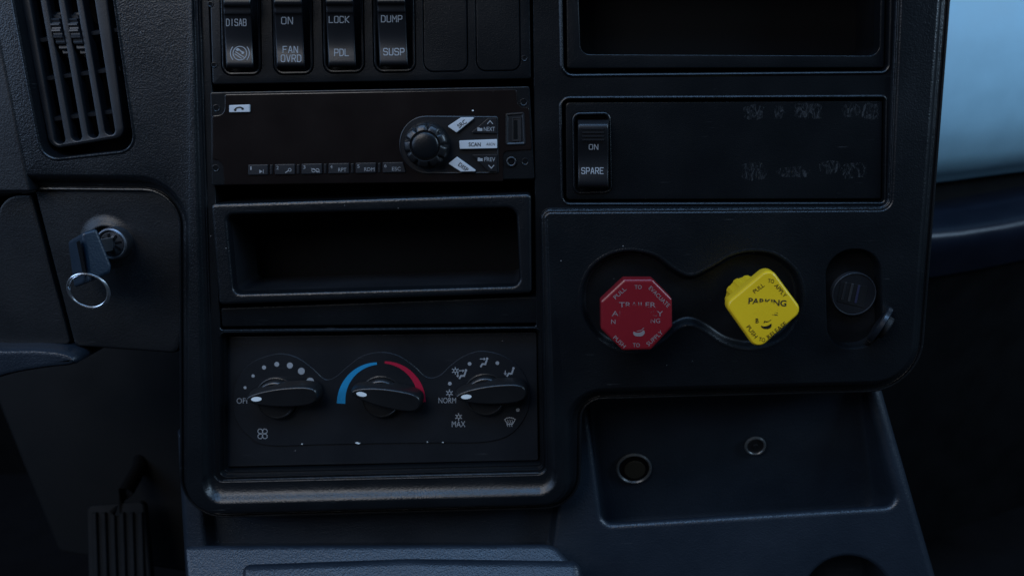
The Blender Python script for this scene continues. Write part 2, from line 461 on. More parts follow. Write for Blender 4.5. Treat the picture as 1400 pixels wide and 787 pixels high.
# ================================================================== LARGE STRUCTURE
# ------------------------------------------------------------------ the dash moulding
outer = RP([(-62, -130, 2), (1319.5, -130, 2), (1266, 541, 75), (797, 553, 30), (794, 703, 58), (239, 717, 62), (236, 264, 46), (16, 262, 4)], n=10)
recess = RP([(265, -105, 2), (1234, -105, 2), (1218, 286, 14), (742, 289, 11), (749, 650, 15), (289, 662, 15)], n=8)
VENT = [(5, -70, 2), (145, -70, 2), (185, 205, 24), (58, 219, 24)]
vent_hole = RP(VENT, n=8)
F8 = [(860, 343), (895, 350), (922, 369), (945, 378), (970, 367), (1000, 350), (1030, 344), (1062, 350), (1090, 375), (1097, 412), (1084, 448), (1060, 468),
      (1025, 476), (992, 469), (965, 452), (944, 443), (925, 449), (908, 464), (880, 479), (848, 478), (817, 461), (798, 432), (795, 400), (805, 371), (828, 351)]
fig8 = smooth_px(F8, k=5)
usb_hole = RP([(1128, 342, 35), (1204, 340, 35), (1207, 474, 34), (1132, 478, 34)], n=10)
H_left = RP([(283, -70, 2), (728, -70, 2), (733, 447, 4), (301, 451, 4)], h=-3)
H_clim = RP([(301, 455, 9), (739, 449, 9), (743, 641, 9), (301, 651, 9)], h=-3)
H_bin = RP([(768, -70, 2), (1217, -70, 2), (1213, 97, 8), (771, 101, 12)], h=-3)
H_spare = RP([(768, 136, 10), (1210, 134, 5), (1208, 276, 4), (771, 277, 8)], h=-3)

def sstep(a, b, x):
    t = max(0.0, min(1.0, (x - a) / (b - a))); return t * t * (3 - 2 * t)
_vlo, _vhi, _ul, _ur = D.M(500, 668)[1], D.M(500, 560)[1], D.M(300, 500)[0], D.M(800, 600)[0]
_vt = D.M(300, 300)[1]
def crown(u, v):                             # the lower rim swells into a rounded tube
    low = sstep(_vhi, _vlo, v) * (1 - sstep(_ur - 6, _ur + 14, u))
    side = 0.45 * sstep(_vt + 25, _vt - 30, v) * (1 - sstep(_ul, _ul + 20, u))
    return 4.0 * max(low, side)
class Swell:                                 # the recess outline pushed out by its own width at each corner
    def __init__(s, rp):
        s.b = rp.at(0); N = len(s.b); s.d = []
        for i, (u, v) in enumerate(s.b):
            t = Vector(s.b[(i + 1) % N]) - Vector(s.b[i - 1]); t.normalize()
            if v < _vlo + 12: s.d.append((5.0 if u < -100 else 7.0) * t.y ** 2 + 12.5 * t.x ** 2)
            elif u < _ul: s.d.append(4.6)
            elif v < D.M(700, 310)[1] and u < 5: s.d.append(7.0)
            else: s.d.append(1.6)
        for _ in range(1): s.d = [(s.d[i - 1] + 2 * s.d[i] + s.d[(i + 1) % N]) / 4 for i in range(N)]
    def at(s, t):
        f = FP(s.b); f.p = s.b; N = len(s.b); out = []
        for i in range(N):
            a, b, c = Vector(s.b[i - 1]), Vector(s.b[i]), Vector(s.b[(i + 1) % N])
            n0 = (b - a).normalized(); n1 = (c - b).normalized()
            n = Vector((-(n0.y + n1.y), n0.x + n1.x)).normalized(); k = max(.5, n.dot(Vector((-n0.y, n0.x))))
            out.append(tuple(b - n * s.d[i] * t / k))
        return out
swell = Swell(recess)
def lw(u): return 1 - sstep(_ul - 4, _ul + 6, u)
def band_h(k): return lambda u, v: crown(u, v) * (1 - k) - (0.5 + 1.9 * lw(u)) * k
def rim_h(h): return lambda u, v: max(h - 1.9 * lw(u), -3.0)
root = thing('dashboard', 'black moulded plastic truck dashboard with a rounded lower rim', 'dashboard', D.P(700, 400, -20))
mb = MB()
mb.loft(outer, [(0, -34), (0, -8.6), (0.3, -7.9), (0.9, -7.5), (1.6, -7.7), (2.0, -8.8), (2.3, -9.0), (2.7, -8.3), (3.4, -7.7), (4.8, -7.5), (5.2, -7.2), (5.45, -6.3)] + [(i_, (lambda k: lambda u, v: -7.0 + (7.0 + crown(u, v)) * k)(k_)) for i_, k_ in ((5.7, .18), (6.3, .36), (7.1, .56), (8.0, .73), (9.0, .87), (10.0, .96), (11.0, 1.0))], cap1=False)
holes = [swell.at(1.0), fig8.at(-2.2), usb_hole.at(-1.0), vent_hole.at(-1.6)]
mb.face(outer.at(11.0), holes, crown)
mb.loft(swell, [(t_, band_h(k_)) for t_, k_ in ((1, 0), (.95, .02), (.9, .06), (.84, .14), (.77, .27), (.7, .42), (.63, .57), (.55, .70), (.45, .81), (.32, .90), (.16, .97), (0, 1))], cap1=False)
mb.loft(recess, [(i_, rim_h(h_)) for i_, h_ in ((0, -.5), (.25, -.35), (.5, -.5), (.75, -1.3), (1.0, -1.5), (1.35, -1.35), (1.6, -1.7), (1.75, -2.4), (1.9, -3))], cap1=False)
mb.loft(fig8, [(-2.2, 0), (-1.6, .25), (-.9, .35), (-.2, .05), (.5, -1.0), (1.0, -2.4)], cap1=False)
mb.loft(usb_hole, [(-1.0, 0), (-.4, -.2), (0, -.8), (.2, -2)], cap1=False)
mb.loft(vent_hole, [(-1.6, 0), (-1.0, .5), (-.4, .6), (.2, .2), (.7, -1), (.9, -34)], cap1=False)
mb.build('moulding', M_FASCIA, root)
MB().loft(fig8, [(.9, -2.0), (1.6, -4.4), (2.4, -5.6), (3.6, -6.2)]).build('knob_recess', M_RECESS, root)
MB().loft(usb_hole, [(.15, -1.8), (.5, -5), (1.4, -8)]).build('socket_recess', M_RECESS, root)
mb = MB()
hl = [H_left.at(-.4), H_clim.at(-.8), H_bin.at(-2.2), H_spare.at(-1.8)]
mb.face(recess.at(1.9), hl, -3.0)
mb.loft(H_left, [(-.4, -3), (0, -3.4), (.1, -40)], cap1=False)
mb.loft(H_clim, [(-.8, -3), (-.5, -2.6), (-.2, -2.7), (.2, -3.4), (.4, -6.0), (.9, -6.2), (1.7, -6.1), (2.0, -6.6), (2.1, -30)], cap1=True)
mb.loft(H_bin, [(-2.2, -3), (-1.7, -2.5), (-1.0, -2.2), (-.4, -2.5), (.1, -3.6), (.4, -14)], cap1=False)
mb.loft(H_spare, [(-1.8, -3), (-1.4, -2.6), (-.8, -2.4), (-.3, -2.7), (0, -3.6), (.1, -14)], cap1=False)
mb.build('inner_frame', M_PANEL, root, label='recessed flat frame between the switch, radio and valve panels')
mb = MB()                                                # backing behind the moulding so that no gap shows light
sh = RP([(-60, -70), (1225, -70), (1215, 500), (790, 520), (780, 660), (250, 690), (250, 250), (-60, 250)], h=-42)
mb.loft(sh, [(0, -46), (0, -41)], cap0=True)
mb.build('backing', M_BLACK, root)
# plain strip below the pocket
mb = MB().loft(RP([(301, 421, 3), (737, 405, 3), (738, 442, 3), (303, 447, 3)], h=-4), [(0, -20), (0, -5), (.5, -4.2), (1.3, -4)])
mb.build('filler_strip', M_PANEL, root)

# ------------------------------------------------------------------ driver side of the dash
root = thing('steering_side_trim', 'dark dash trim left of the seam with the rounded ignition recess', 'dash trim', D.P(60, 370, -20))
mb = MB().loft(RP([(-80, -80), (-28, -80), (41, 262, 3), (-80, 262)], h=1), [(0, -30), (0, -1), (.5, .4), (1.6, 1)])
mb.build('upper_panel', M_DASH, root)
mb = MB().loft(RP([(-3, 267, 38), (42, 266, 3), (96, 470, 6), (-6, 476, 10)], h=-11), [(0, -40), (0, -13), (.5, -11.4), (2, -11)])
mb.build('column_panel', M_IGN, root)
mb = MB().loft(RP([(-80, 270), (-6, 270), (-9, 480), (-80, 480)], h=-13), [(0, -40), (0, -14), (1, -13)])
mb.build('end_panel', M_DASH, root)
IGN_H = -11
ign_hole = circ_px(147, 331, 40, h=IGN_H)
sh = RP([(43, 250, 3), (250, 250, 20), (250, 455, 20), (244, 484, 14), (101, 474, 10)], h=IGN_H)
mb = MB().loft(sh, [(0, -40), (0, -14), (.4, -12.4), (1.2, -11.4), (2.4, -11)], cap1=False)
mb.face(sh.at(2.4), [ign_hole.at(-1)], IGN_H)
mb.loft(ign_hole, [(-1, -11), (0, -10.95), (2, -10.5), (4, -9.4), (5.6, -8.6), (6.6, -8.6), (7.4, -9.6), (8, -14)])
mb.build('ignition_panel', M_IGN, root)

# ------------------------------------------------------------------ lower console
PC = tilted(1000, 545, -36, pitch=-9)
root = thing('lower_console', 'blue-black grained console below the dash with an open tray and cup holder', 'console', PC.P(800, 780, 0))
cons = RP([(236, 590, 3), (1196, 480, 3), (1308, 870, 3), (252, 870, 3)], PC, n=6)
tray = RP([(800, 530, 14), (1180, 515, 30), (1229, 692, 17), (824, 717, 17)], PC, n=9)
slot = RP([(275, 680, 16), (764, 680, 14), (754, 756, 12), (282, 758, 12)], PC)
cup = circ_px(1159, 818, 67, PC, n=56)
TV0 = PC.M(1000, 552)[1]
def wall(u, v): return min(-8.0, -8.0 - (TV0 - v) * 0.36)      # upright back wall: deepest at the foot of the tray
mb = MB()
mb.loft(cons, [(0, -90), (0, -11), (.5, -7.4), (1.4, -4.6), (2.7, -2.5), (4.2, -1.1), (5.6, -.35), (7.0, 0)], PC, cap1=False)
mb.face(cons.at(7.0), [tray.at(-4), slot.at(-3), cup.at(-3)], 0, PC)
_tb, _tt = PC.M(1000, 706)[1], PC.M(1000, 600)[1]
TL = []                                      # the tray floor drops away behind its front lip
for i_, h_, d_ in ((-4, 0, 0), (-2.6, -.2, 0), (-1.4, -.8, 0), (-.4, -2.0, 0), (.2, -4, .3), (.4, .35, 4), (.6, .7, 11), (1.2, .9, 15), (2.4, .97, 16), (5, 1, 15)):
    pts = [(u, v - d_ * sstep(_tt, _tb, v)) for u, v in tray.at(i_)]
    TL.append([PC.W(u, v, h_ if h_ <= 0 else h_ * wall(u, v)) for u, v in pts])
mb.loops(TL, False, True)
mb.loft(slot, [(-3, 0), (-1.5, -.3), (-.4, -1.3), (.3, -3.5), (1.5, -12), (3, -14)], PC)
mb.loft(cup, [(-3, 0), (-1.6, -.3), (-.5, -1.2), (0, -3), (1, -40), (3, -45)], PC)
mb.build('console_body', M_CONSOLE, root)
PL = tilted(600, 742, -3, pitch=-50)
sh = RP([(250, 743, 8), (757, 741, 30), (812, 800, 40), (830, 900, 4), (262, 900, 4)], PL, n=9)
mb = MB().loft(sh, [(0, -60), (0, -4), (.4, -2.2), (1.2, -1), (2.5, -.3), (4.5, 0)], PL)
mb.build('raised_ledge', M_CONSOLE, root)
sh = RP([(331, 771, 12), (560, 763, 300), (793, 766, 16), (815, 900, 8), (336, 900, 8)], PL, h=3, n=8)
mb = MB().loft(sh, [(0, -4), (0.1, 2), (.7, 4.6), (1.8, 6.6), (3.6, 8.2), (7, 9)], PL)
mb.build('padded_lid', M_CONSOLE, root)

# ------------------------------------------------------------------ background: door, footwell, floor
PR = tilted(1350, 200, -330, pitch=0, yaw=22)
root = thing('cab_door', 'pale blue lit door trim with dark armrest beyond the dash edge', 'door', PR.P(1370, 300, 0))
mb = MB()
dp = catmull([(-4, -40), (2, -30), (12, -13), (28, 2), (58, 17), (105, 25), (160, 20), (260, -14)], 5, False)
L = []
for px, py in ((1215, 260), (1290, 253), (1350, 246), (1400, 239), (1480, 229), (1620, 212)):
    u, v = PR.M(px, py); L.append([PR.W(u, v + a, b) for a, b in dp] + [PR.W(u, v + 260, -60), PR.W(u, v - 4, -60)])
mb.loops(L, True, True)
mb.build('upper_trim', M_DOOR, root, label='pale blue-grey upper door trim catching the window light')
mb = MB()
prof = [(14, -40), (15, -24), (18, -14), (22, 8), (26, 18), (32, 22), (42, 20), (56, 12), (74, 0)]
ps = catmull([(a, b) for a, b in prof], 4, False)
L = []
for px, py in ((1215, 277), (1290, 272), (1350, 264), (1400, 255), (1480, 240), (1620, 214)):
    u, v = PR.M(px, py); L.append([PR.W(u, v - a, b) for a, b in ps] + [PR.W(u, v - 74, -70), PR.W(u, v - 14, -70)])
mb.loops(L, True, True)
mb.build('armrest', M_ARM, root, label='dark blue rolled armrest below the pale trim')
L = []
for px, py in ((1215, 277), (1290, 272), (1350, 264), (1400, 255), (1480, 240), (1620, 214)):
    u, v = PR.M(px, py); L.append([PR.W(u, v - a, b) for a, b in ((-20, -58), (24, -58), (24, -66), (-20, -66))])
MB().loops(L, True, True).build('gap_shade_strip', M_BLACK, root)  # black strip stands in for the shadow between trim and armrest
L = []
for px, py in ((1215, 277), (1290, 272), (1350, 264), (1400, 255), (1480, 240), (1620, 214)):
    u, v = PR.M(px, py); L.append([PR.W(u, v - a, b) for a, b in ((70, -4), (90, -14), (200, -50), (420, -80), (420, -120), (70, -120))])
MB().loops(L, True, True).build('lower_trim', M_BLACK, root, label='lower door trim, shade put into its near-black colour')  # black material carries the shade below the armrest

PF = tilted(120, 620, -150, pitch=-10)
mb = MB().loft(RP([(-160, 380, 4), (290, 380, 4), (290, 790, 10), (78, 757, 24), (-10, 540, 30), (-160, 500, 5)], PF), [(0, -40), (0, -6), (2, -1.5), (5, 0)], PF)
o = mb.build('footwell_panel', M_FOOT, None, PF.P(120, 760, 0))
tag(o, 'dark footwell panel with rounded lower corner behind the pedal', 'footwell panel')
# steering column shroud lip
mb = MB()
lip = [(-90, 479), (0, 477), (50, 477), (84, 481), (101, 489), (98, 500), (60, 505), (10, 514), (-90, 540)]
mb.loft(smooth_px(lip, h=2, k=5), [(0, -46), (0, -4), (.6, -.6), (1.8, 1.2), (4, 2)])
o = mb.build('column_shroud', M_CONSOLE, None, D.P(40, 500, -20))
tag(o, 'grey steering column shroud lip below the ignition panel', 'column shroud')
mb = MB()
fz = -0.62
mb.loft(RP([(-1400, -300, 5), (1600, -300, 5), (1600, 1500, 5), (-1400, 1500, 5)], mm=True), [(0, -40), (0, 0)], Plane((0, 0.2, fz), (1, 0, 0), (0, 1, 0), (0, 0, 1)))
o = mb.build('cab_floor', M_CARPET, None, (0, 0, fz)); tag(o, 'black rubber cab floor', None, kind='structure')
mb = MB()
mb.box((0.1, 0.85, 0.2), (2.2, 0, 0), (0, 0.02, 0), (0, 0, 1.2))
o = mb.build('firewall', M_BLACK, None, (0.1, 0.85, -0.6)); tag(o, 'black cab bulkhead far behind the dash', None, kind='structure')
# pedal
PP = tilted(160, 720, -105, pitch=-25, yaw=3)
root = thing('accelerator_pedal', 'dark ribbed accelerator pedal in the shadowed footwell', 'pedal', PP.P(160, 800, 0))
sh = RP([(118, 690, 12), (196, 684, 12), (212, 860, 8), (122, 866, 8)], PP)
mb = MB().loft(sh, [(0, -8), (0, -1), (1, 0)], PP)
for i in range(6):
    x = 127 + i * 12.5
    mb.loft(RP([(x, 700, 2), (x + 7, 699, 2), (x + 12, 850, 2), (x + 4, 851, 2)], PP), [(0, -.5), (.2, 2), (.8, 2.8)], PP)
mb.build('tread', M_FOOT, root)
mb = MB().tube([PP.P(160, 700, -2), PP.P(172, 672, 2), PP.P(190, 640, -20), PP.P(205, 560, -70)], 0.006, 12)
mb.build('arm', M_BLACK, root)

# ================================================================== CONTROLS
# ------------------------------------------------------------------ air vent
root = thing('air_vent', 'tilted black air vent with vertical slats and two ribbed thumbwheels', 'air vent', D.P(105, 120, -25))
gr = RP([(12, -70, 2), (138, -70, 2), (171, 188, 16), (67, 205, 16)], h=-7)
mb = MB()
slots = []
xt = [(28, 43), (51, 68), (76, 93), (101, 119)]         # slot edges above the frame
xb = [(75, 90), (98, 113), (121, 136), (144, 158)]      # at the lower end
yb = [196, 192, 188, 184]
for (a, b), (c, d), y in zip(xt, xb, yb):
    slots.append(RP([(a, -66, 1), (b, -66, 1), (d, y, 7), (c, y + 2, 7)], h=-7, n=5))
mb.loft(gr, [(0, -30), (0, -9), (.6, -7.6), (1.6, -7)], cap1=False)
mb.face(gr.at(1.6), [s_.at(-.5) for s_ in slots], -7)
for s_ in slots: mb.loft(s_, [(-.5, -7), (0, -7.3), (.3, -8.2), (.4, -14)], cap1=False)
mb.build('grille', M_VENT, root)
mb = MB()
for (y0, y1) in ((53, 41), (106, 94), (162, 151)):
    for t in (0,):
        a, b = D.P(30, y0 + 5, -15), D.P(170, y1 - 2, -15)
        c = (a + b) / 2; e = (b - a) / 2
        mb.box(c, e, (0, 0.005, 0.0010), (0, -0.0002, 0.0010))
mb.build('vane', M_VENT, root)
mb = MB().loft(gr, [(1, -44), (1, -43.5)], cap0=True); mb.build('duct', M_BLACK, root)
for cx in (84, 108):
    u, v = D.M(cx, 48, -10)
    mb = MB(); n = 96; L0, L1, L2, L3 = [], [], [], []
    for i in range(n):
        a = 2 * math.pi * i / n; rr = 13.8 if (i // 2) % 2 else 12.6
        pts = [(rr * math.cos(a), rr * math.sin(a))]
        for lst, du in ((L0, -2.6), (L1, 2.6)):
            z, y = rr * math.sin(a), rr * math.cos(a)
            lst.append(D.W(u + du + z * -.2, v + z, -19 + y))
    mb.loops([L0, L1], True, True)
    mb.build('thumbwheel', M_VENT, root, wn=False, sharp=10)

# ------------------------------------------------------------------ switch panel and rockers
root = thing('switch_panel', 'black switch bank plate with four rockers and two blank covers', 'switch panel', D.P(505, 60, -6))
swp = RP([(285, -70, 2), (723, -70, 2), (726, 108, 3), (290, 116, 3)], h=-2.4)
SW = [(300, 357, 103), (371, 428, 102), (439, 498, 100), (508, 568, 99)]
hs = [RP([(a - 1, -70, 1), (b - 2, -70, 1), (b + 1, y, 13), (a + 3, y + 1, 13)], h=-2.4, n=6) for a, b, y in SW]
BL = [(577, 639, 98), (649, 711, 97)]
bs = [RP([(a, -70, 1), (b - 1, -70, 1), (b + 1, y, 13), (a + 2, y + 1, 13)], h=-2.4, n=6) for a, b, y in BL]
mb = MB().loft(swp, [(0, -20), (0, -3.4), (.3, -2.7), (.9, -2.4)], cap1=False)
mb.face(swp.at(.9), [s_.at(-.3) for s_ in hs + bs], -2.4)
for s_ in hs + bs: mb.loft(s_, [(-.3, -2.4), (0, -2.8), (.1, -12)], cap1=False)
mb.build('plate', M_PANEL, root)
for s_ in bs:
    MB().loft(s_, [(.35, -10), (.35, -2.9), (.6, -2.5), (1.1, -2.35)]).build('blank_cover', M_PANEL, root)
def screw_hole(px, py, r, h, parent, mat=None, pl=D):
    u, v = pl.M(px, py, h); c = circ(u, v, r / 2.35, 20)
    o = MB().loft(c, [(-.5, h - .1), (-.3, h + .25), (0, h + .3), (.35, h + .1)], pl, cap1=False).build('screw_hole', M_PANEL, parent)
    MB().loft(c, [(.2, h + .02), (.3, h + .08)], pl).build('hole_shade_disc', M_BLACK, o)  # no hole is cut: a black disc paints its dark depth
for p in ((288, 6), (293, 89), (717, 80)): screw_hole(p[0], p[1], 3.2, -2.4, root)

def interp(rows):
    def f(y):
        if y <= rows[0][0]: return rows[0][1]
        for a, b in zip(rows, rows[1:]):
            if y <= b[0]: return a[1] + (b[1] - a[1]) * (y - a[0]) / (b[0] - a[0])
        return rows[-1][1]
    return f
def rocker(label, hs_shape, x0, x1, lean, rows, hbase, prints, symbol=None, grip=None):
    cx = (x0 + x1) / 2
    root = thing('rocker_switch', label, 'rocker switch', D.P(cx, rows[-1][0] - 45, hbase), 'rocker switches on the dash')
    mb = MB()
    mb.loft(hs_shape, [(.3, hbase - 9), (.3, hbase - .7), (.55, hbase), (1.0, hbase + .25), (1.7, hbase + .1), (2.3, hbase - 1.2), (2.9, hbase - 7)], cap1=True)
    mb.build('housing', M_PANEL, root)
    rr = catmull(rows, 4, False); ymid = rows[-1][0]
    L = []
    for y, h in rr:
        off = lean * (ymid - y)
        a, b = x0 - off, x1 - off
        pts = [(a + .3, h - 5.5), (a, h - 1.3), (a + .8, h - .45), (a + 2.4, h), (b - 2.4, h), (b - .8, h - .45), (b, h - 1.3), (b - .3, h - 5.5)]
        L.append([D.P(q, y, k) for q, k in pts])
    mb = MB().loops(L, True, True, closed=True)
    if grip:
        for y in grip:
            f0 = interp(rows)(y); off = lean * (ymid - y)
            a, b = D.P(x0 + 6 - off, y, f0), D.P(x1 - 6 - off, y, f0)
            mb.box((a + b) / 2 , (b - a) / 2, (0, -.00045, 0), (0, 0, .0005))
    rk = mb.build('rocker', M_PLAIN, root, sharp=40)
    hf = interp(rows)
    mb = MB()
    for (t, px, py, w, cap) in prints: stext(mb, t, px, py, w, cap, lambda y: hf(y) + .14, 1.12)
    if symbol:
        sx, sy = symbol; f = lambda y: hf(y) + .14
        stroke(mb, arc(sx, sy, 9.3, 0, 352, 28), 1.2, f, closed=True)
        stroke(mb, arc(sx, sy, 13, 140, 222, 10), 1.2, f); stroke(mb, arc(sx, sy, 13, -42, 40, 10), 1.2, f)
        stroke(mb, [(sx - 6, sy - 2), (sx + 6, sy + 6)], 1.1, f); stroke(mb, [(sx - 7, sy + 1), (sx + 2, sy + 7)], 1.1, f)
        stroke(mb, [(sx - 5, sy - 5), (sx - 1, sy - 5), (sx + 1, sy - 3), (sx + 5, sy - 1)], 1.6, f)
        disc(mb, sx - 3, sy - 5, 2.0, lambda y: hf(y) + .2, n=10); disc(mb, sx + 4, sy - .5, 1.9, lambda y: hf(y) + .2, n=10)
    mb.build('lettering', M_WHITE, rk, wn=False)
ROWS = [(-30, 5), (-14, 8), (0, 9.2), (5, 9.2), (8, 8.6), (11, 7.2), (19, 6.6), (22, 5.6), (34, 4.2), (52, 2.6), (66, 2.3), (80, 3.0), (88, 3.3), (92, 2.4), (94, .2)]
def rows_at(d): return [(y + d if y > 4 else y, h) for y, h in ROWS]
rocker('black rocker switch reading DISAB over a round brake symbol', hs[0], 309, 347, .045, rows_at(0), -2.4, [('DISAB', 323, 31, 27, 9)], (328, 73))
rocker('black rocker switch reading ON and FAN OVRD', hs[1], 378, 417, .045, rows_at(-1), -2.4, [('ON', 392.5, 28.5, 15, 9), ('FAN', 397, 68, 20, 8.5), ('OVRD', 398, 80, 27, 9)])
rocker('black rocker switch reading LOCK and PDL', hs[2], 449, 487, .045, rows_at(-2), -2.4, [('LOCK', 463.5, 27, 27, 8.5), ('PDL', 467, 72, 19, 9)])
rocker('black rocker switch reading DUMP and SUSP', hs[3], 519, 558, .045, rows_at(-3), -2.4, [('DUMP', 535.5, 26, 28, 8.5), ('SUSP', 538.5, 71, 28, 9)])

# ------------------------------------------------------------------ radio
root = thing('car_radio', 'glossy black car radio with volume knob and silver buttons', 'car radio', D.P(508, 185, -10))
RH = -1.0
base = RP([(287, 126, 3), (724, 118, 3), (731, 245, 3), (289, 254, 3)], h=RH)
mb = MB().loft(base, [(0, -40), (0, -2), (.3, -1.3), (.9, -1)]); mb.build('bezel', M_PANEL, root)
fc = RP([(307, 129, 3), (706, 122, 3), (708, 146, 8), (723, 147, 3), (727, 205, 3), (688, 207, 6), (688, 248, 2), (306, 253, 2), (304, 219, 11), (290, 218, 3), (290, 158, 3), (307, 157, 11)], h=RH + .6, n=6)
mb = MB().loft(fc, [(0, RH - .2), (0, RH + .2), (.25, RH + .55), (.8, RH + .7)]); mb.build('faceplate', M_GLOSS, root)
h1 = RH + .7
for p in ((296, 148), (295, 230), (716, 140), (718, 221)): screw_hole(p[0], p[1], 4.2, RH, root)
pod = RP([(545, 158, 38), (681, 159, 3), (682, 237, 3), (547, 238, 38)], h=h1, n=10)
mb = MB().loft(pod, [(0, h1 - .2), (.1, h1 + .4), (.5, h1 + .6), (1.0, h1 + .3)]); mb.build('control_pod', M_PLAIN, root)
h2 = h1 + .3
# volume knob
u, v = D.M(582, 199, h2 + 6)
nk = 99
def scal(r, dep):
    pts = []
    for i in range(nk):
        a = 2 * math.pi * i / nk
        w = max(0.0, math.cos(a * 9)) ** 3
        pts.append((u + (r - dep * w) * math.cos(a), v + (r - dep * w) * math.sin(a)))
    return FP(pts)
cr = circ(u, v, 13.2, nk)
mb = MB()
LL = [[D.W(a, b, h) for a, b in sh.at(0)] for sh, h in ((circ(u, v, 13.4, nk), h2), (circ(u, v, 13.2, nk), h2 + 2), (scal(12.8, 1.2), h2 + 5), (scal(12.2, 2.2), h2 + 7.5), (scal(11.2, 2.2), h2 + 8.6), (circ(u, v, 8.8, nk), h2 + 9.2), (circ(u, v, 8.2, nk), h2 + 8.4))]
mb.loops(LL, False, True)
kn = mb.build('volume_knob', M_KNOB, root, wn=False, sharp=50)
mb = MB()
mb.loops([[D.W(a, b, h2 + 8.0 + k) for a, b in circ(u, v, r, 40).at(0)] for r, k in ((8.1, 0), (7.9, .9), (7.0, 1.5), (5.2, 2.0), (3.0, 2.3), (1, 2.4))], False, True)
mb.build('knob_cap', M_PANEL, kn, wn=False, sharp=60)
def key_btn(name, pts, h, top, mat, r=1.2, label=None):
    sh = RP([(x, y, r) for x, y in pts], h=h + top, n=4)
    return MB().loft(sh, [(0, h - .2), (0, h + top - .4), (.18, h + top - .1), (.5, h + top)]).build(name, mat, root, label=label)
# phone key
b = key_btn('phone_button', [(313, 144), (341, 143), (341, 153.5), (313, 154)], h1, 1.4, M_SILVER, label='silver phone button')
mb = MB(); hs_ = h1 + 1.52
stroke(mb, catmull([(321, 150.5), (323, 148), (328, 146.8), (332, 148.2)], 5, False), 1.8, hs_); disc(mb, 321.5, 150.3, 1.7, hs_ + .06, n=10); disc(mb, 331.5, 148.8, 1.6, hs_ + .06, n=10)
mb.build('symbol', M_INK, b, wn=False)
# preset keys
PK = [(339, 366, '1'), (375.5, 403, '2'), (412, 440, '3'), (449, 477, '4'), (486, 514, '5'), (523, 551, '6')]
for i, (a, c, t) in enumerate(PK):
    y = 225.5 - i * .65
    pts = [(a, y), (c, y - .5), (c + (4 if i == 5 else 0), y + 13.5), (a, y + 14)]
    b = key_btn('preset_button', pts, h1, .9, M_KEYS)
    mb = MB(); q = h1 + 1.02
    text(mb, t, a + 4, y + 4.5, 2 if t == '1' else 3.2, 4.6, q)
    if i == 0:
        poly(mb, [(a + 15.5, y + 6.5), (a + 20, y + 9), (a + 15.5, y + 11.5)], q); stroke(mb, [(a + 21, y + 6.8), (a + 21, y + 11.2)], .8, q)
    elif i == 1:
        stroke(mb, [(a + 15, y + 11), (a + 19, y + 8.4)], 1.3, q); stroke(mb, arc(a + 20.6, y + 7.4, 2, 0, 340, 10), .9, q, closed=True)
    elif i == 2:
        stroke(mb, arc(a + 16.6, y + 8.8, 2.3, 30, 330, 10), .9, q); stroke(mb, arc(a + 22, y + 8.8, 2.3, -150, 150, 10), .9, q); stroke(mb, [(a + 13.5, y + 6), (a + 25, y + 11.4)], .8, q)
    else:
        text(mb, {3: 'RPT', 4: 'RDM', 5: 'ESC'}[i], a + 19, y + 8.6, {3: 11, 4: 14, 5: 12}[i], 5, q)
    mb.build('lettering', M_DIM, b, wn=False)
for i in range(5):
    x = (PK[i][1] + PK[i + 1][0]) / 2
    key_btn('key_divider', [(x - 2, 225.5 - i * .65), (x + 2, 225.3 - i * .65), (x + 2, 238.5 - i * .65), (x - 2, 239 - i * .65)], h1, .5, M_PLAIN, .6)
# silver keys
b = key_btn('source_button', [(611.5, 173), (630, 160.8), (650, 160.5), (624, 181.5)], h2, 2.2, M_SILVER, label='silver slanted SRC button')
mb = MB(); text(mb, 'SRC', 631.5, 169.5, 13, 6, h2 + 2.32, 37, bold=.012); mb.build('lettering', M_INK, b, wn=False)
b = key_btn('scan_button', [(627.5, 192.5), (679.5, 190.5), (679.5, 203), (628.5, 204)], h2, 2.2, M_SILVER, label='long silver SCAN button')
mb = MB(); text(mb, 'SCAN', 649, 197.6, 16.5, 5.6, h2 + 2.32, bold=.012); text(mb, 'ASCN', 670.8, 197.2, 12, 3.6, h2 + 2.32); mb.build('lettering', M_INK, b, wn=False)
b = key_btn('display_button', [(612.5, 224), (624.5, 214.5), (652.5, 234.5), (630, 235)], h2, 2.2, M_SILVER, label='silver slanted DISP button')
mb = MB(); text(mb, 'DISP', 633.5, 228.5, 15, 5.6, h2 + 2.32, -37, bold=.012); mb.build('lettering', M_INK, b, wn=False)
def folder(mb, x, y, h):
    poly(mb, [(x - 3.4, y - 2.4), (x - .6, y - 2.4), (x, y - 1.5), (x + 3.4, y - 1.5), (x + 3.4, y + 2.4), (x - 3.4, y + 2.4)], h)
b = key_btn('next_button', [(643, 182), (667, 161.5), (679.5, 161), (679.5, 183)], h2, 1.2, M_PLAIN)
mb = MB(); q = h2 + 1.32; folder(mb, 656, 176.8, q); text(mb, 'NEXT', 669, 176.5, 15, 5.4, q); stroke(mb, [(666.5, 169.3), (670, 165.2), (673.5, 169.3)], 1.1, q); mb.build('lettering', M_WHITE, b, wn=False)
b = key_btn('previous_button', [(644, 211.5), (679.5, 211), (680, 235), (668, 235)], h2, 1.2, M_PLAIN)
mb = MB(); folder(mb, 656.5, 218, q); text(mb, 'PREV', 669.5, 218, 15, 5.4, q); stroke(mb, [(668, 226), (671.7, 230), (675.3, 226)], 1.1, q); mb.build('lettering', M_WHITE, b, wn=False)
mb = MB(); disc(mb, 646.5, 151.2, 1.3, h1 + .15, n=10, ry=.9); mb.build('indicator', M_BRIGHT, root, wn=False)
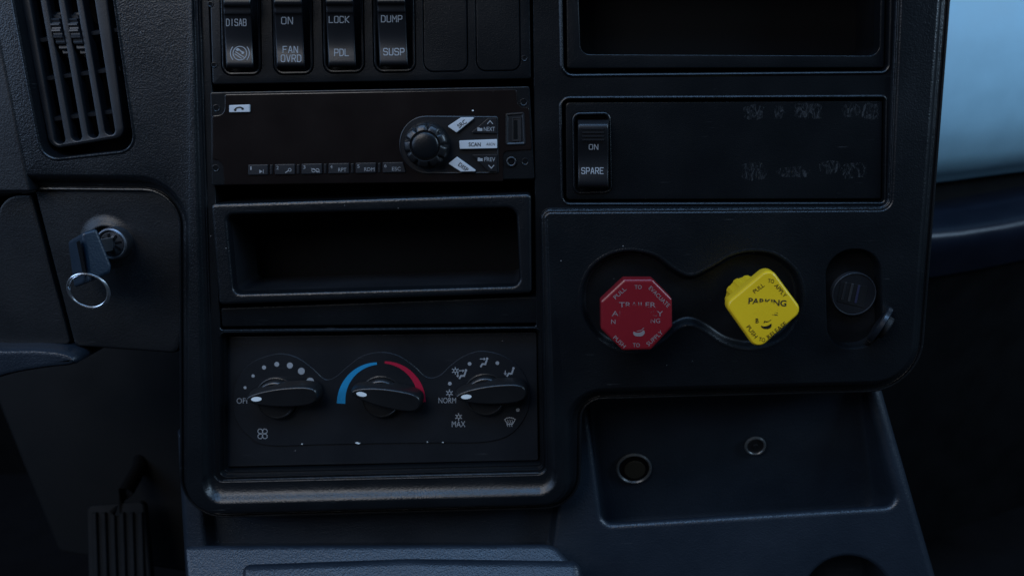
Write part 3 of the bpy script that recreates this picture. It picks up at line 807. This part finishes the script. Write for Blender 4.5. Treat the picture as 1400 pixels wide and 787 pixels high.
# usb port and aux jack
us = RP([(691, 155, 3), (717, 153, 3), (719, 198, 3), (691, 199, 3)], h=h1)
mb = MB().loft(us, [(0, h1 - .1), (.2, h1 + .5), (.8, h1 + .6), (1.4, h1 + .3), (1.7, h1 + .04)]); up = mb.build('usb_port', M_PLAIN, root)
sl = RP([(700, 161, 1), (712, 160.5, 1), (713, 193, 1), (700, 193.5, 1)], h=h1 + .3)
mb = MB().loft(sl, [(0, h1 + .1), (.1, h1 + .7), (.5, h1 + .7), (.6, h1 + .2)]); mb.build('metal_shell', M_RING, up)
mb = MB().loft(RP([(702.5, 164, 1), (707, 164, 1), (707.5, 190, 1), (702.5, 190, 1)], h=h1 + .3), [(0, h1), (0, h1 + .55), (.2, h1 + .6)]); mb.build('contact_tongue', M_BLACK, up)
cj = circ_px(699, 221, 7, h=h1, n=28)
mb = MB().loft(cj, [(0, h1 - 1), (.1, h1 + .3), (.6, h1 + .6), (1.1, h1 + .3), (1.5, h1 - .6)]); aj = mb.build('aux_jack', M_PLAIN, root)
MB().loft(circ_px(699, 221, 3.4, h=h1, n=20), [(0, h1 - .3), (.1, h1 - .1)]).build('jack_hole', M_BLACK, aj)

# ------------------------------------------------------------------ open pocket below the radio
root = thing('storage_pocket', 'empty open storage pocket with raised frame below the radio', 'storage pocket', D.P(508, 340, -10))
po = RP([(288, 279, 6), (726, 265, 6), (727, 401, 6), (299, 417, 6)], h=1)
pi_ = RP([(309, 294, 10), (706, 284, 14), (711, 391, 12), (319, 402, 10)], h=1, n=8)
mb = MB().loft(po, [(0, -36), (0, -1), (.4, .3), (1.2, .9), (2.2, 1)], cap1=False)
mb.face(po.at(2.2), [pi_.at(-2.0)], 1)
mb.loft(pi_, [(-2.0, 1), (-1.0, .8), (-.3, .2), (.1, -1), (.4, -6)], cap1=False)
mb.build('frame', M_FASCIA, root)
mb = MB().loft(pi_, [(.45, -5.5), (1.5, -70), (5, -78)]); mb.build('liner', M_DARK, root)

# ------------------------------------------------------------------ climate control panel
CH = -10.5
root = thing('climate_control_panel', 'black climate control panel with three rotary knobs', 'climate control', D.P(522, 545, CH - 5))
cp = RP([(311, 460, 3), (734, 454, 3), (736, 629, 3), (306, 638, 3)], h=CH)
mb = MB().loft(cp, [(0, CH - 12), (0, CH - .7), (.3, CH - .15), (.9, CH)]); mb.build('plate', M_HVAC, root)
podp = [(319, 549), (323, 521), (343, 496), (378, 483.5), (404, 487.5), (426, 502), (441, 516), (450, 518.5), (461, 513), (476, 500), (496, 486), (521, 481), (545, 486),
        (566, 500), (580, 513), (591, 516), (603, 511.5), (616, 499), (635, 486), (659, 479.5), (690, 487), (714, 507), (725, 536), (719, 568), (697, 594), (662, 604),
        (600, 605), (520, 606), (440, 607.5), (366, 608.5), (338, 594), (322, 572)]
pd = smooth_px(podp, h=CH + .8, k=5)
mb = MB().loft(pd, [(0, CH - .2), (.05, CH + .5), (.3, CH + .78), (.8, CH + .8)]); mb.build('dial_plate', M_HVAC, root)
h3 = CH + .8; hp = h3 + .12
mb = MB()
for x, y, r in ((335, 529.5, 2.0), (346, 513.5, 2.2), (361, 502, 2.8), (378.4, 497.6, 3.3), (396.3, 499.3, 4.1), (412, 507, 4.7), (424, 521, 5.2)): disc(mb, x, y, r, hp)
mb.build('fan_speed_dots', M_WHITE, root, wn=False)
mb = MB(); text(mb, 'OFF', 332, 547.5, 17, 7.6, hp)
mb.build('lettering', M_DIM, root, wn=False)
mb = MB()
for k in range(4):
    a = 90 * k + 20
    cx_, cy_ = 359 + 4.6 * math.cos(R(a + 25)), 592.5 - 4.9 * math.sin(R(a + 25))
    stroke(mb, [(359 + 1.2 * math.cos(R(a)), 592.5 - 1.2 * math.sin(R(a)))] + [(cx_ + 3.3 * math.cos(R(a + q)), cy_ - 3.3 * math.sin(R(a + q))) for q in (-100, -50, 0, 45, 90, 130)] + [(359 + 1.2 * math.cos(R(a + 60)), 592.5 - 1.2 * math.sin(R(a + 60)))], .9, hp)
mb.build('fan_symbol', M_WHITE, root, wn=False)
mb = MB(); n = 24
pts = arc(518.5, 548.5, 52, 178, 95, n); stroke(mb, pts, 1, hp, taper=[11.5 - 8.3 * i / n for i in range(n + 1)]); mb.build('cold_arc', M_BLUE, root, wn=False, label='blue cold temperature arc')
mb = MB(); pts = arc(523.5, 548, 53, 86, 3, n); stroke(mb, pts, 1, hp, taper=[3 + 8 * i / n for i in range(n + 1)]); mb.build('warm_arc', M_REDP, root, wn=False, label='red warm temperature arc')
mb = MB()
for x, y in ((642, 497), (680, 496), (707, 522), (708, 560), (615, 524)): disc(mb, x, y, 2.5, hp)
mb.build('mode_dots', M_WHITE, root, wn=False)
mb = MB(); text(mb, 'NORM', 611.5, 547, 24, 7.5, hp); text(mb, 'MAX', 627, 579.3, 18.5, 7.8, hp); mb.build('lettering', M_WHITE, root, wn=False)
def snow(mb, x, y, r=4.0):
    stroke(mb, arc(x, y, r * .55, 0, 330, 10), 1.0, hp, closed=True)
    for k in range(6):
        a = R(60 * k + 30); stroke(mb, [(x + r * .7 * math.cos(a), y + r * .7 * math.sin(a)), (x + r * 1.15 * math.cos(a), y + r * 1.15 * math.sin(a))], 1.3, hp)
def sitter(mb, x, y, face=True, feet=True):
    disc(mb, x + 5, y - 5, 1.7, hp + .06, n=10)
    stroke(mb, [(x + 4.3, y - 2.5), (x + 2.5, y + 2.6), (x - 1.5, y + 2.2), (x - 3.6, y + 5.6)], 2.3, hp)
    if face:
        stroke(mb, [(x - 4.5, y - 4.6), (x + .4, y - 4.6)], 1.2, hp); poly(mb, [(x + .4, y - 6.8), (x + 3, y - 4.6), (x + .4, y - 2.4)], hp + .03)
    if feet:
        stroke(mb, [(x - 6.2, y - 1.5), (x - 6.2, y + 2.6)], 1.2, hp); poly(mb, [(x - 8.4, y + 1.8), (x - 6.2, y + 4.6), (x - 4.0, y + 1.8)], hp + .03)
for kind_, args in ((snow, (614.5, 537)), (snow, (627, 569.3)), (snow, (622.5, 506.5)), (sitter, (632, 511, True, True)), (sitter, (661, 495, True, False)), (sitter, (697, 508, False, True))):
    mb = MB(); kind_(mb, *args); mb.build('snowflake_symbol' if kind_ is snow else 'airflow_symbol', M_WHITE, root, wn=False)
mb = MB()
stroke(mb, [(690, 573), (693, 571), (697, 570.4), (701, 571), (704.5, 573), (700.5, 579.5), (694, 579.5)], 1.1, hp, closed=True)
for q in (-3, 0, 3): stroke(mb, catmull([(697 + q, 582.5), (696.2 + q, 579), (697.8 + q, 576.5), (697 + q, 573.5)], 3, False), .9, hp + .02)
mb.build('defrost_symbol', M_WHITE, root, wn=False)
for ch_ in ([(485, 605), (488, 603.6), (493, 605.4), (490, 606.8)], [(411.5, 607), (413, 605.6), (414.5, 607)], [(604, 604.6), (605.5, 603.4), (607, 604.8)], [(583, 603.9), (584.4, 603), (585.5, 604.2)]):
    mb = MB(); poly(mb, ch_, hp + .05); mb.build('paint_chip', M_BRIGHT, root, wn=False)

def climate_knob(cx, cy, tipx, tipy, endx, endy):
    u, v = D.M(cx, cy, h3 + 2)
    mb = MB()
    mb.loft(circ(u, v, 13.6, 56), [(-.6, h3 - .2), (-.5, h3 + .3), (0, h3 + .5), (.5, h3 + .2), (.9, h3 - .1)], cap1=False)
    mb.loft(circ(u, v, 12.6, 56), [(0, h3 - .1), (-.1, h3 + 3.2), (.25, h3 + 4.0), (.8, h3 + 4.5), (1.3, h3 + 4.6), (1.6, h3 + 4.2), (2.0, h3 + 4.1)])
    kn = mb.build('knob', M_KBASE, root)
    hb = h3 + 12
    d = Vector((endx - tipx, endy - tipy)); ln = d.length; d.normalize(); nrm = Vector((-d.y, d.x))
    prof = [(0, 0), (.03, 3.6), (.10, 6.6), (.22, 9.6), (.38, 12), (.55, 13.2), (.72, 13.4), (.86, 12.4), (.95, 9.6), (.99, 5.5), (1.0, 0)]
    top = [Vector((tipx, tipy)) + d * ln * t + nrm * w for t, w in prof] + [Vector((tipx, tipy)) + d * ln * t - nrm * w for t, w in prof[-2:0:-1]]
    sh = smooth_px([tuple(p) for p in top], h=hb, k=3)
    mb = MB().loft(sh, [(-1.0, h3 + 2.0), (-.6, hb - 4), (-.1, hb - 1.2), (.45, hb - .3), (1.2, hb)], cap1=True)
    bl = mb.build('grip', M_KNOB, kn, sharp=50)
    mb = MB(); p = Vector((tipx, tipy)) + d * 14.5
    disc(mb, p.x, p.y, 7.2, hb + .15, n=24, ry=3.1, rot=-math.degrees(math.atan2(d.y, d.x)))
    mb.build('pointer_mark', M_BRIGHT, kn, wn=False)
climate_knob(378, 546, 336, 546, 433, 541)
climate_knob(521, 544, 480, 536, 574, 553)
climate_knob(664, 541, 623, 543, 719, 537)

# ------------------------------------------------------------------ upper right bin
root = thing('dash_bin', 'large empty open bin with black frame at the top of the dash', 'storage bin', D.P(990, 40, -10))
bo = RP([(773, -70, 2), (1212, -70, 2), (1209, 93, 3), (775, 94, 3)], h=-5)
bi = RP([(789, -70, 2), (1205, -70, 2), (1202, 76, 12), (794, 74, 13)], h=-5, n=8)
mb = MB().loft(bo, [(0, -16), (0, -5.8), (.4, -5.2), (1, -5)], cap1=False)
mb.face(bo.at(1), [bi.at(-.9)], -5)
mb.loft(bi, [(-.9, -5), (-.3, -5.3), (0, -6), (.3, -14)], cap1=False)
mb.build('frame', M_PANEL, root)
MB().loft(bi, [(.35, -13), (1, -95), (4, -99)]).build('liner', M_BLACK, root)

# ------------------------------------------------------------------ spare switch panel
root = thing('blank_panel', 'scuffed flat black panel with one switch above the brake knobs', 'blank panel', D.P(990, 205, -8))
sp = RP([(773, 140, 5), (1207, 138, 2), (1205, 272, 2), (774, 273, 5)], h=-4.2)
shs = RP([(781, 153, 11), (836, 152, 11), (838, 265, 11), (783, 267, 11)], h=-3.6, n=7)
mb = MB().loft(sp, [(0, -16), (0, -5), (.3, -4.4), (.9, -4.2)], cap1=False)
mb.face(sp.at(.9), [shs.at(0.2)], -4.2)
mb.build('plate', M_PANEL, root)
mb = MB()
for (x, y, w, hgt) in ((1030, 154, 30, 22), (1066, 153, 17, 18), (1105, 152, 42, 22), (1163, 150, 26, 20), (1190, 152, 24, 24), (1031, 233, 36, 27), (1085, 235, 46, 16), (1134, 229, 30, 18), (1168, 233, 36, 24)):
    n = 22; pts = []
    for i in range(n):
        a = 2 * math.pi * i / n; k = random.uniform(.8, 1.08)
        cx_, sx_ = math.cos(a), math.sin(a); q = max(abs(cx_), abs(sx_)) ** .6
        pts.append((x + w / 2 * cx_ / q * k, y + hgt / 2 * sx_ / q * k))
    mb = MB(); poly(mb, pts, -4.2 + .08); mb.build('sticker_residue', M_SCUFF, root, wn=False, label='rubbed grey sticker residue')
SR = [(164, -1), (166.5, 3), (169, 5.6), (174, 6.6), (180, 6.4), (192, 5.4), (200, 4.2), (214, 2.4), (228, 2.1), (242, 3.0), (250, 3.2), (254.5, 2.4), (257, 0)]
rocker('lone black rocker switch reading ON and SPARE on the scuffed panel', shs, 790, 832, .0, SR, -3.6, [('ON', 811.5, 201, 12, 6.4), ('SPARE', 810, 233.5, 29.5, 8)], grip=(176, 181, 186, 191))

# ------------------------------------------------------------------ air brake knobs
def shaft(cu, cv, h0, h1_, r, root, mat, name='shaft'):
    mb = MB().loft(circ(cu, cv, r, 36), [(0, h0), (0, h1_ - .6), (.6, h1_)]); return mb.build(name, mat, root)
HRED = 27.0
cpx = (870.5, 430.5)
root = thing('trailer_brake_knob', 'red octagonal push-pull knob with worn white lettering', 'brake knob', D.P(cpx[0], cpx[1], HRED), 'air brake knobs')
oc = RP([(853, 382), (892, 382), (919, 409), (919.5, 447), (890, 478.5), (851, 479.5), (821.5, 450), (821, 412)], h=HRED, n=5)
oc.c = [(u, v, 2.2) for u, v, r in oc.c]
mb = MB().loft(oc, [(1.2, HRED - 9.5), (.3, HRED - 9), (0, HRED - 8), (0, HRED - 1.6), (.35, HRED - .6), (1.0, HRED - .1), (1.9, HRED)], cap0=True)
cap = mb.build('knob_cap', M_RED, root)
u, v = D.M(cpx[0], cpx[1], HRED)
shaft(u, v, -6, HRED - 9, 9.5, root, M_RED, 'stem')
MB().loft(circ(u, v, 10.5, 40), [(0, -6.4), (0, -3.5), (1, -2.8), (2, -2.8), (3, -4)]).build('mounting_nut', M_PLAIN, root)
mb = MB(); q = HRED + .12
for t, x, y, w, c, rt in (('PULL', 847.5, 400.5, 20, 5.4, 42), ('TO', 872.5, 392.3, 9.5, 5.4, 0), ('EVACUATE', 901.5, 405.5, 37, 5.6, -45), ('PUSH', 847, 467, 20, 5.4, -43), ('TO', 870, 471.5, 9.5, 5.4, 0), ('SUPPLY', 895, 462, 27, 5.6, 42)):
    text(mb, t, x, y, w, c, q, rt, bold=.0)
mb.build('lettering', M_KPRINT, cap, wn=False)
mb = MB(); text(mb, 'TRAILER', 871.5, 416.5, 50, 7, q); text(mb, 'AIR SUPPLY', 871.5, 428.5, 70, 7, q); text(mb, 'N', 838.5, 439.5, 6, 6, q); text(mb, 'NG', 896, 438.3, 13, 6, q)
mb.build('worn_lettering', M_RWEAR, cap, wn=False)
mb = MB()
poly(mb, catmull([(866, 453), (870, 454.5), (876, 454), (880, 451), (881.5, 455), (878, 459), (871, 459.6), (866.5, 457.5)], 3), q)
stroke(mb, [(871, 452.4), (877, 451.3), (880, 448)], .8, q); mb.build('chipped_mark', M_KPRINT, cap, wn=False)

HYEL = 37.0
cpx = (1044.5, 422)
root = thing('parking_brake_knob', 'yellow diamond-shaped PARKING knob with rubbed black lettering', 'brake knob', D.P(cpx[0], cpx[1], HYEL), 'air brake knobs')
dm = RP([(1053.2, 364.3, 13), (1098.3, 425.2, 13), (1035.2, 480.2, 13), (990.5, 416.8, 13)], h=HYEL, n=9)
mb = MB().loft(dm, [(1.2, HYEL - 9.5), (.3, HYEL - 9), (0, HYEL - 8), (0, HYEL - 1.8), (.4, HYEL - .7), (1.1, HYEL - .1), (2.0, HYEL)], cap0=True)
cap = mb.build('knob_cap', M_YELLOW, root)
u, v = D.M(cpx[0], cpx[1], HYEL)
pts = []
for i in range(72):
    a = 2 * math.pi * i / 72; r = 13.0 - (.6 if (i // 3) % 2 else 0)
    pts.append((u - 2.6 + r * math.cos(a), v - .2 + r * math.sin(a)))
MB().loft(FP(pts), [(.6, 8), (0, 8.8), (0, HYEL - 9)], cap0=True).build('stem', M_YELLOW, root, wn=False)
shaft(u, v, -6, 9, 6, root, M_DULL)
MB().loft(circ(u, v, 9.5, 40), [(0, -6.4), (0, -3.5), (1, -2.8), (2, -2.8), (3, -4)]).build('mounting_nut', M_PLAIN, root)
mb = MB(); q = HYEL + .12
for t, x, y, w, c, rt in (('PULL', 1037.3, 394, 17, 5.6, 38), ('TO', 1054.2, 384, 8.5, 5.6, -8), ('APPLY', 1067.3, 397, 21.5, 5.6, -50), ('PUSH', 1028.2, 453.2, 19.5, 5.8, -53), ('TO', 1041.8, 464, 8.8, 5.4, -12), ('RELEASE', 1062, 451.3, 32, 5.8, 39)):
    text(mb, t, x, y, w, c, q, rt, bold=.005)
mb.build('lettering', M_INK, cap, wn=False)
mb = MB(); text(mb, 'PARKING', 1049.3, 412.8, 52, 8.6, q, -4, bold=.022); text(mb, 'BRAKE', 1047, 426.5, 33, 7, q, -4, bold=.012)
mb.build('worn_lettering', M_YWEAR, cap, wn=False)
mb = MB(); text(mb, 'B', 1035.2, 438.3, 4.2, 6.4, q, bold=.02)
poly(mb, catmull([(1040.5, 445), (1045, 446), (1051, 444.4), (1054.6, 442), (1054.4, 446.5), (1051, 449.3), (1045.5, 449.4), (1041.5, 447.6)], 3), q)
stroke(mb, [(1044.5, 441), (1046, 438.5)], 1.2, q); stroke(mb, [(1047, 440), (1050.5, 439.2)], 1.3, q); stroke(mb, [(1052, 438.5), (1054, 437)], .8, q)
mb.build('chipped_mark', M_INK, cap, wn=False)

# ------------------------------------------------------------------ usb charger
root = thing('usb_charger', 'round twin USB charger socket with its cap hanging open', 'usb charger', D.P(1168, 402, -8))
u, v = D.M(1168, 402, -4)
UH = -4
mb = MB().loft(circ(u, v, 12.9, 48), [(-.2, -9), (0, UH - .1), (.2, UH + .1), (.5, UH + .1), (.75, UH - .4)], cap1=False); mb.build('ring', M_RING2, root)
mb = MB().loft(circ(u, v, 12.2, 48), [(0, -9), (0, UH - .6), (.4, UH - .4)]); fcx = mb.build('socket_face', M_PLAIN, root)
sl = RP([(1150, 384, 1), (1187, 392, 1), (1181, 421, 1), (1145, 412, 1)], h=UH, n=3)
MB().loft(sl, [(0, UH - .5), (.1, UH - .1), (.5, UH - .05)]).build('port_plate', M_KNOB, fcx)
for x, y, mt in ((1153.5, 398, M_RING), (1162.5, 400, M_DULL), (1171.5, 402, plastic('usb_blue', (.007, .008, .028), .5))):
    s_ = RP([(x + 2, y - 12.5, .6), (x + 5, y - 12, .6), (x - .5, y + 12.5, .6), (x - 3.5, y + 12, .6)], h=UH + .2, n=3)
    MB().loft(s_, [(0, UH - .2), (0, UH + .2), (.2, UH + .3)]).build('usb_slot', mt, fcx)
mb = MB()
c = D.P(1203, 443, 4); a0, a1 = D.P(1219, 421, 4), D.P(1188, 466, 4)
ax = (a1 - a0).normalized(); nn = Vector((ax.z, 0, -ax.x)).normalized()
nn = (nn * .93 + Vector((0, .36, 0))).normalized(); yy = nn.cross(ax).normalized()
rad = (a1 - a0).length / 2
LL = []
for k, r in ((-1.7, rad * .86), (-1.7, rad * .93), (-1.2, rad), (1.0, rad), (1.6, rad * .93), (1.6, rad * .8)):
    LL.append([c + nn * k * .001 + (ax * math.cos(t) + yy * math.sin(t)) * r for t in [2 * math.pi * i / 48 for i in range(48)]])
mb.loops(LL, True, True); cp_ = mb.build('socket_cap', M_CAP, root, label='open black socket cap seen edge-on')
mb = MB().tube([D.P(1180, 472, -7), D.P(1186, 470, -2), c + ax * rad * .95 + nn * -.0005], .0016, 8); mb.build('hinge_strap', M_PLAIN, cp_)
mb = MB().loops([[c + nn * k * .001 + (ax * math.cos(t) + yy * math.sin(t)) * rad * r for t in [2 * math.pi * i / 40 for i in range(40)]] for k, r in ((-1.6, .62), (-4.6, .6), (-5.2, .55))], False, True); mb.build('plug', M_DARK, cp_)

# ------------------------------------------------------------------ sockets in the tray
k0 = PC.M(1000, 620)
PT = Plane(PC.W(k0[0], k0[1], wall(*k0)), (1, 0, 0), PC.V + PC.N * 0.36, PC.N - PC.V * 0.36)
TH = 0.2
def tray_socket(px, py, r, name, label, deep, cat):
    root = thing(name, label, cat, PT.P(px, py, TH))
    u, v = PT.M(px, py, TH + 1); rr = r / 2.35 * 1.07
    MB().loft(circ(u, v, rr, 48), [(0, TH - .2), (.05, TH + .7), (.5, TH + 1.4), (1.1, TH + 1.5), (1.7, TH + 1.0), (2.0, TH + .3)], PT, cap1=False).build('rim', M_RIM, root)
    return root, u, v, rr
root, u, v, rr = tray_socket(867, 641, 27, 'power_socket', 'large round power socket with metal rim in the tray', 20, 'power socket')
mb = MB().loops([[PT.W(a, b, h) for a, b in circ(u, v, r, 48).at(0)] for r, h in ((rr - 1.9, TH + .4), (rr - 2.5, TH + .2), (rr * .45, TH + .1))], False, True); mb.build('socket_barrel', M_BLACK, root)
mb = MB().loft(circ(u + .6, v - 1.0, 7.4, 32), [(0, TH + .1), (.2, TH + .7), (1.1, TH + .9)], PT); mb.build('contact', plastic('brass_dull', (.012, .011, .007), .5), root)
root, u, v, rr = tray_socket(1033, 610, 16, 'blanking_plug', 'small round plug with thin rim in the tray', 3, 'plug')
mb = MB().loft(circ(u, v, rr - 1.8, 40), [(0, TH - .1), (.1, TH + .8), (.6, TH + 1.0), (1.6, TH + .6)], PT); fcx = mb.build('plug_face', M_DARK, root)
mb = MB().loft(circ(u, v, 1.6, 16), [(0, TH + .5), (.2, TH + 1.1), (.5, TH + 1.2)], PT); mb.build('screw', M_RING, fcx)

# ------------------------------------------------------------------ ignition lock, key and ring
root = thing('ignition_lock', 'round metal ignition lock barrel in the recessed dash panel', 'ignition lock', D.P(160, 331, -12))
u, v = D.M(151, 334, -2)
mb = MB().loft(circ(u, v, 10.0, 48), [(0, -20), (0, -4.4), (.4, -3.0), (1.2, -2.4), (2.0, -2.7), (2.4, -4)], cap1=False); mb.build('collar', M_DULL, root)
mb = MB().loft(circ(u, v, 7.8, 40), [(0, -20), (0, -4.0), (.5, -3.4), (1.2, -3.3)]); b = mb.build('barrel', M_RING, root)
mb = MB()
for k in range(8):
    a = R(45 * k + 10)
    mb.box(D.W(u + 4.4 * math.cos(a), v + 4.4 * math.sin(a), -3.2), Vector((math.cos(a), 0, math.sin(a))) * .0020, Vector((-math.sin(a), 0, math.cos(a))) * .0007, (0, -.0003, 0))
mb.build('tumbler_slots', M_BLACK, b, wn=False)
root = thing('ignition_key', 'blue-black rubber-headed key turned in the ignition lock', 'key', D.P(125, 345, 12))
HQ = [(112, 318, 30), (133, 311, 24), (153, 362, 22), (152, 373, 22), (121, 386, 30)]
sh_front = [D.P(*p) for p in HQ]
tv = D.P(92, 329, 4) - D.P(112, 317, 30)
mb = MB()
n = len(HQ)
cen = sum(sh_front, Vector()) / n
mb.loops([[p + tv for p in sh_front], sh_front], True, True)
mb.build('head', M_KEY, root, bevel=2.0, sharp=60)
mb = MB()
A, B_ = D.P(106, 326, 29.5), D.P(116, 376, 30.5)
mb.box((A + B_) / 2, (B_ - A) / 2 * .86, tv * .11, (D.P(112, 317, 30) - D.P(112, 317, 31)) * 1.0)
mb.build('slot', M_BLACK, root, bevel=.3)
k0, k1 = D.P(128, 338, 18), D.W(u, v, -4)
dv = (k1 - k0); px_ = dv.cross(Vector((0, 0, 1))).normalized()
mb = MB().box((k0 + k1) / 2, dv / 2, px_ * .001, Vector((.0005, 0, .004))); mb.build('blade', M_STEEL, root, bevel=.2)
mb = MB()
c = D.P(120, 397, 26); rr = 29 / 2.35 * .00095
ring_v = Vector((0.05, -.33, .94)).normalized()
for dx, tilt_ in ((0, 0), (.0017, .05)):
    path = []
    for i in range(64):
        a = 2 * math.pi * i / 64
        path.append(c + Vector((1, 0, .02)) * rr * math.cos(a) + (ring_v + Vector((0, tilt_, 0))) * rr * .98 * math.sin(a) + Vector((0, dx, -dx * .5)))
    mb.tube(path, .00062, 8, True)
o = mb.build('key_ring', M_STEEL, None, c, wn=False); tag(o, 'bare split steel ring hanging from the ignition key', 'key ring')
